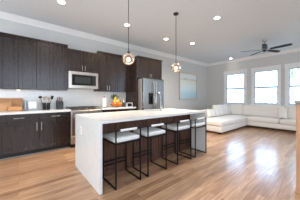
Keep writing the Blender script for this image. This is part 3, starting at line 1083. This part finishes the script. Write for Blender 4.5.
o = obj('leaves', b, 'leaf', hb, loc=(0, 0, 0.22))
bb = BM()
lathe(bb, [(0.034, 0), (0.046, 0.12), (0.046, 0.20), (0.040, 0.20), (0.040, 0.17), (0.0005, 0.17)], 22)
bmesh.ops.recalc_face_normals(bb, faces=bb.faces)
sm('pot', bb, 'whitecer', hb)

mg = thing('canister', 'dark teal canister with pale stopper between fruit basket and clock', 'canister', (2.57, 4.42, CZ + 0.001))
sm('body', lathe(BM(), [(0.042, 0), (0.046, 0.01), (0.046, 0.125), (0.040, 0.14)], 24), 'teal', mg)
sm('stopper', lathe(BM(), [(0.032, 0.141), (0.034, 0.16), (0.024, 0.175), (0.012, 0.20), (0.02, 0.225), (0.008, 0.24)], 20), 'whitecer', mg)

ck = thing('clock', 'small white-cased clock with a dark face by the tall end panel', 'clock', (2.655, 4.20, CZ + 0.001))
b = BM()
for a in ((-0.10, 0.10, 0, 0.014), (-0.10, 0.10, 0.12, 0.134), (-0.10, -0.086, 0.014, 0.12), (0.086, 0.10, 0.014, 0.12)):
    box(b, a[0], a[1], -0.03, 0.03, a[2], a[3], 0.003)
box(b, -0.086, 0.086, 0.0, 0.028, 0.014, 0.12)
obj('case', b, 'whitecer', ck)
obj('face', box(BM(), -0.086, 0.086, -0.012, -0.001, 0.014, 0.12), 'blackglass', ck)

# ------------------------------------------------------------------ pendants
def pendant(x, y, label, first=None):
    if first:
        return dup(first, (x, y, ZC), label)
    t = thing('pendant_lamp', label, 'lamp', (x, y, ZC), 0, 'globe pendants over the island')
    sm('ceiling_canopy', lathe(BM(), [(0.058, -0.001), (0.058, -0.02), (0.048, -0.028), (0.008, -0.03)], 24), 'bronze', t)
    zc = 1.87 - ZC
    sm('cord', cyl(BM(), (0, 0, -0.028), (0, 0, zc + 0.13), 0.0055, n=8), 'blackmetal', t)
    sk = sm('socket', lathe(BM(), [(0.006, zc + 0.132), (0.02, zc + 0.125), (0.032, zc + 0.098), (0.034, zc + 0.082), (0.02, zc + 0.06), (0.018, zc + 0.03)], 20), 'bronze', t)
    b = BM()
    prof = []
    for k in range(0, 17):
        a = math.radians(18 + k * (162 - 18 + 16) / 16)
        prof.append((0.105 * math.sin(a), zc + 0.105 * math.cos(a) * 0.97))
    lathe(b, prof, 32, cap=False)
    gl = sm('globe', b, 'smoke', t)
    b = BM()
    ring(b, prof[-1][0] + 0.001, prof[-1][1], 0.004, 28)
    sm('rim', b, 'copper', gl)
    b = BM()
    sphere(b, (0, 0, zc - 0.012), 0.029, (1, 1, 1.25), 16, 10)
    sm('bulb', b, 'bulb', t)
    return t
p1 = pendant(1.449, 2.32, 'smoked glass globe pendant nearer the range, its canopy out of view')
pendant(2.665, 2.31, 'smoked glass globe pendant hanging over the sofa end of the island', p1)

# ------------------------------------------------------------------ recessed ceiling lights
def downlight():
    t = thing('recessed_light', 'x', 'lamp', (0, 0, ZC), 0, 'recessed ceiling lights')
    b = BM()
    lathe(b, [(0.062, -0.003), (0.082, -0.004), (0.085, -0.0005), (0.060, -0.0005), (0.062, -0.003)], 28, cap=False)
    sm('trim_ring', b, 'trim', t)
    obj('lens', lathe(BM(), [(0.061, -0.003), (0.061, -0.0007)], 24), 'lamp', t)
    d = bpy.data.lights.new('downlight_beam', 'SPOT')
    d.energy = SPOT
    d.color = (1.0, 0.93, 0.86)
    d.spot_size = math.radians(150)
    d.spot_blend = 1.0
    d.shadow_soft_size = 0.06
    sp = bpy.data.objects.new('downlight_beam', d)
    sp.location = (0, 0, -0.02)
    sp.parent = t
    C.objects.link(sp)
    return t
rl = downlight()
spots = [(0.639, 3.45, 'recessed light at the top edge of the picture, above the range side'),
         (2.126, 3.474, 'recessed light seen beside the cord of the nearer pendant'),
         (3.584, 3.52, 'recessed light above the refrigerator front'),
         (4.58, 3.23, 'recessed light beyond the cord of the pendant at the sofa end'),
         (3.55, 1.83, 'large bright recessed light alone in open ceiling left of the fan'),
         (7.745, 3.31, 'small recessed light close to the crown moulding above the windows')]
for k, (x, y, lab) in enumerate(spots):
    if k == 0:
        rl.location = (x, y, ZC)
        rl['label'] = lab
    else:
        r = dup(rl, (x, y, ZC), lab)
        if k < 3:                                   # the kitchen row has warmer lamps
            for ch in r.children:
                if ch.type == 'LIGHT':
                    ch.data = ch.data.copy()
                    ch.data.color = (1.0, 0.80, 0.58)
                    ch.data.energy = SPOT * (1.2 if k == 2 else 1.6)
        elif x < 7:
            for ch in r.children:
                if ch.type == 'LIGHT':
                    ch.data = ch.data.copy()
                    ch.data.energy = SPOT * (0.4 if k == 3 else 1.3)
                    ch.data.color = (1.0, 0.97, 0.94)
        if x > 7:                                   # dimmed: it stands close to the window wall
            for ch in r.children:
                if ch.type == 'LIGHT':
                    ch.data = ch.data.copy()
                    ch.data.energy = SPOT * 0.03

# ------------------------------------------------------------------ ceiling fan
fan = thing('ceiling_fan', 'ceiling fan with five dark blades and steel motor over the sitting area', 'fan', (6.08, 1.55, ZC))
sm('ceiling_canopy', lathe(BM(), [(0.07, -0.001), (0.07, -0.03), (0.045, -0.065), (0.018, -0.075)], 24), 'fansteel', fan)
sm('downrod', cyl(BM(), (0, 0, -0.07), (0, 0, -0.19), 0.013, n=12), 'fansteel', fan)
sm('motor', lathe(BM(), [(0.02, -0.175), (0.05, -0.19), (0.085, -0.22), (0.09, -0.27), (0.085, -0.31), (0.06, -0.325)], 28), 'fansteel', fan)
sm('switch_cup', lathe(BM(), [(0.055, -0.325), (0.055, -0.355), (0.045, -0.37), (0.015, -0.385)], 22), 'bronze', fan)
# angles are measured in (depth, lateral) of the photograph and turned into the room
for k in range(5):
    a = math.radians(216 + 72 * k)
    dd, ll = math.cos(a), math.sin(a)
    dx = dd * math.cos(YAW) + ll * math.sin(YAW)
    dy = dd * math.sin(YAW) - ll * math.cos(YAW)
    az = math.atan2(dy, dx)
    Rz = Matrix.Rotation(az, 4, 'Z')
    pitch = Matrix.Rotation(math.radians(-13), 4, 'X')
    b = BM()
    out = [(0.15, -0.045), (0.25, -0.058), (0.50, -0.066), (0.655, -0.06), (0.675, -0.04), (0.675, 0.045), (0.655, 0.062), (0.50, 0.066), (0.25, 0.058), (0.15, 0.045)]
    lo = [b.verts.new((x, y, -0.005)) for x, y in out]
    hi = [b.verts.new((x, y, 0.005)) for x, y in out]
    b.faces.new(list(reversed(lo)))
    b.faces.new(hi)
    for j in range(len(out)):
        b.faces.new((lo[j], lo[(j + 1) % len(out)], hi[(j + 1) % len(out)], hi[j]))
    bmesh.ops.transform(b, matrix=Matrix.Translation((0, 0, -0.318)) @ Rz @ pitch, verts=b.verts)
    bl = obj('blade', b, 'fanblade', fan)
    b = BM()
    box(b, 0.07, 0.20, -0.016, 0.016, 0.006, 0.014, 0.003)
    bmesh.ops.transform(b, matrix=Matrix.Translation((0, 0, -0.318)) @ Rz, verts=b.verts)
    obj('blade_iron', b, 'fansteel', bl)

# ------------------------------------------------------------------ painting
PX0, PX1, PZ0, PZ1 = 5.665, 7.00, 1.12, 2.38
pa = thing('painting', 'pale blue and cream abstract seascape in a thin wooden frame on the grey wall', 'painting', ((PX0 + PX1) / 2, YK - 0.001, PZ0))
w, h = (PX1 - PX0) / 2, PZ1 - PZ0
obj('canvas', box(BM(), -w + 0.02, w - 0.02, -0.032, -0.004, 0.02, h - 0.02), 'art', pa)
b = BM()
box(b, -w, -w + 0.02, -0.045, -0.002, 0, h, 0.002)
box(b, w - 0.02, w, -0.045, -0.002, 0, h, 0.002)
box(b, -w + 0.02, w - 0.02, -0.045, -0.002, 0, 0.02, 0.002)
box(b, -w + 0.02, w - 0.02, -0.045, -0.002, h - 0.02, h, 0.002)
obj('frame', b, 'frameoak', pa)

# ------------------------------------------------------------------ sectional sofa
so = thing('sectional_sofa', 'large cream sectional sofa with chaise under the three windows', 'sofa', (6.5, 2.5, 0))
sx, sy = 6.5, 2.5
def SL(x0, x1, y0, y1, z0, z1):
    return (x0 - sx, x1 - sx, y0 - sy, y1 - sy, z0, z1)
CX0, CY0, CY1, BX = 5.03, 2.43, 3.42, 7.15
SE = -0.80                                     # far end of the window section, out of view
b = BM()
box(b, *SL(CX0 + 0.01, 7.98, CY0 + 0.01, 3.68, 0.065, 0.255), 0.02, 2)
box(b, *SL(BX + 0.01, 7.98, SE, CY0 + 0.011, 0.085, 0.255), 0.02, 2)
sm('base', b, 'sofa', so)
sm('seat_cushion', cushion(BM(), *SL(CX0, 6.10, CY0, CY1, 0.257, 0.425), 0.045, (0.005, 0.005, 0.02)), 'sofa', so)
sm('seat_cushion', cushion(BM(), *SL(6.102, BX + 0.55, CY0, CY1, 0.257, 0.425), 0.045, (0.005, 0.005, 0.02)), 'sofa', so)
for y0, y1 in ((1.40, CY0 - 0.004), (0.33, 1.396), (SE + 0.2, 0.326)):
    sm('seat_cushion', cushion(BM(), *SL(BX, 7.72, y0, y1, 0.257, 0.43), 0.045, (0.005, 0, 0.02)), 'sofa', so)
b = BM()
cushion(b, *SL(CX0 + 0.01, 7.98, 3.43, 3.68, 0.257, 0.70), 0.05, (0, 0, 0.005))
sm('back_frame', b, 'sofa', so)
sm('back_frame', cushion(BM(), *SL(7.75, 7.985, SE, 3.425, 0.257, 0.83), 0.05, (0, 0, 0.005)), 'sofa', so)
sm('arm', cushion(BM(), *SL(BX, 7.745, SE - 0.02, SE + 0.19, 0.257, 0.62), 0.05, (0, 0, 0.01)), 'sofa', so)
for y0, y1 in ((2.72, 3.24), (1.30, 2.715), (-0.10, 1.296)):
    sm('back_cushion', cushion(BM(), *SL(7.52, 7.752, y0, y1, 0.44, 0.895), 0.06, (0.02, 0.0, 0.012)), 'sofa', so)
for x, y, lz in ((CX0 + 0.1, CY0 + 0.1, 0.066), (CX0 + 0.1, 3.58, 0.066), (BX + 0.1, CY0 + 0.1, 0.066), (7.88, 3.58, 0.066), (BX + 0.1, SE + 0.1, 0.086), (7.88, SE + 0.1, 0.086)):
    obj('leg', box(BM(), *SL(x - 0.025, x + 0.025, y - 0.025, y + 0.025, 0, lz), 0.003), 'bronze', so)

def throw(label, m, w, h, d, loc, rz, tilt):
    b = BM()
    cushion(b, -w / 2, w / 2, -d / 2, d / 2, 0, h, d * 0.35, (-0.012, d * 0.22, -0.012), 8)
    o = sm('throw_pillow', b, m)
    o.location = loc
    o.rotation_euler = (math.radians(-tilt), 0, rz)
    return tag(o, label, 'pillow', 'loose pillows on the sofa')
throw('wide cream pillow leaning on the low back of the chaise', 'pillowb', 0.60, 0.46, 0.14, (6.42, 3.22, 0.452), 0, 12)
throw('second wide cream pillow on the chaise, nearer the corner', 'pillowb', 0.50, 0.46, 0.14, (6.975, 3.22, 0.452), 0.0, 12)
throw('pale bluish pillow in the sofa corner below the first window', 'pillow', 0.27, 0.45, 0.13, (7.365, 3.215, 0.452), 0.0, 12)
throw('added cream pillow shape for the shadow gap where the two back cushions meet under the right window', 'pillowb', 0.26, 0.40, 0.12, (7.33, 1.32, 0.452), -1.45, 14)  # added shape in place of the shadow between the back cushions
throw('small cream pillow at the low end of the chaise, half hidden by the island', 'pillowb', 0.46, 0.32, 0.13, (5.84, 3.22, 0.452), 0, 14)

# ------------------------------------------------------------------ newel post at the right edge
nx0, ny1, s = 2.70, 0.356, 0.14
nw = thing('newel_post', 'square tan wooden newel post with grey cap at the right edge', 'post', (nx0 + s / 2, ny1 - s / 2, 0))
h = s / 2
obj('shaft', box(BM(), -h, h, -h, h, 0.0, 1.115, 0.004), 'oak', nw)
b = BM()
box(b, -h - 0.012, h + 0.012, -h - 0.012, h + 0.012, 0.0, 0.035, 0.004)
box(b, -h - 0.006, h + 0.006, -h - 0.006, h + 0.006, 0.035, 0.05, 0.003)
obj('base_moulding', b, 'oak', nw)
b = BM()
box(b, -h - 0.008, h + 0.008, -h - 0.008, h + 0.008, 1.1155, 1.135, 0.003)
box(b, -h - 0.018, h + 0.018, -h - 0.018, h + 0.018, 1.135, 1.17, 0.006)
obj('cap', b, 'capgrey', nw)
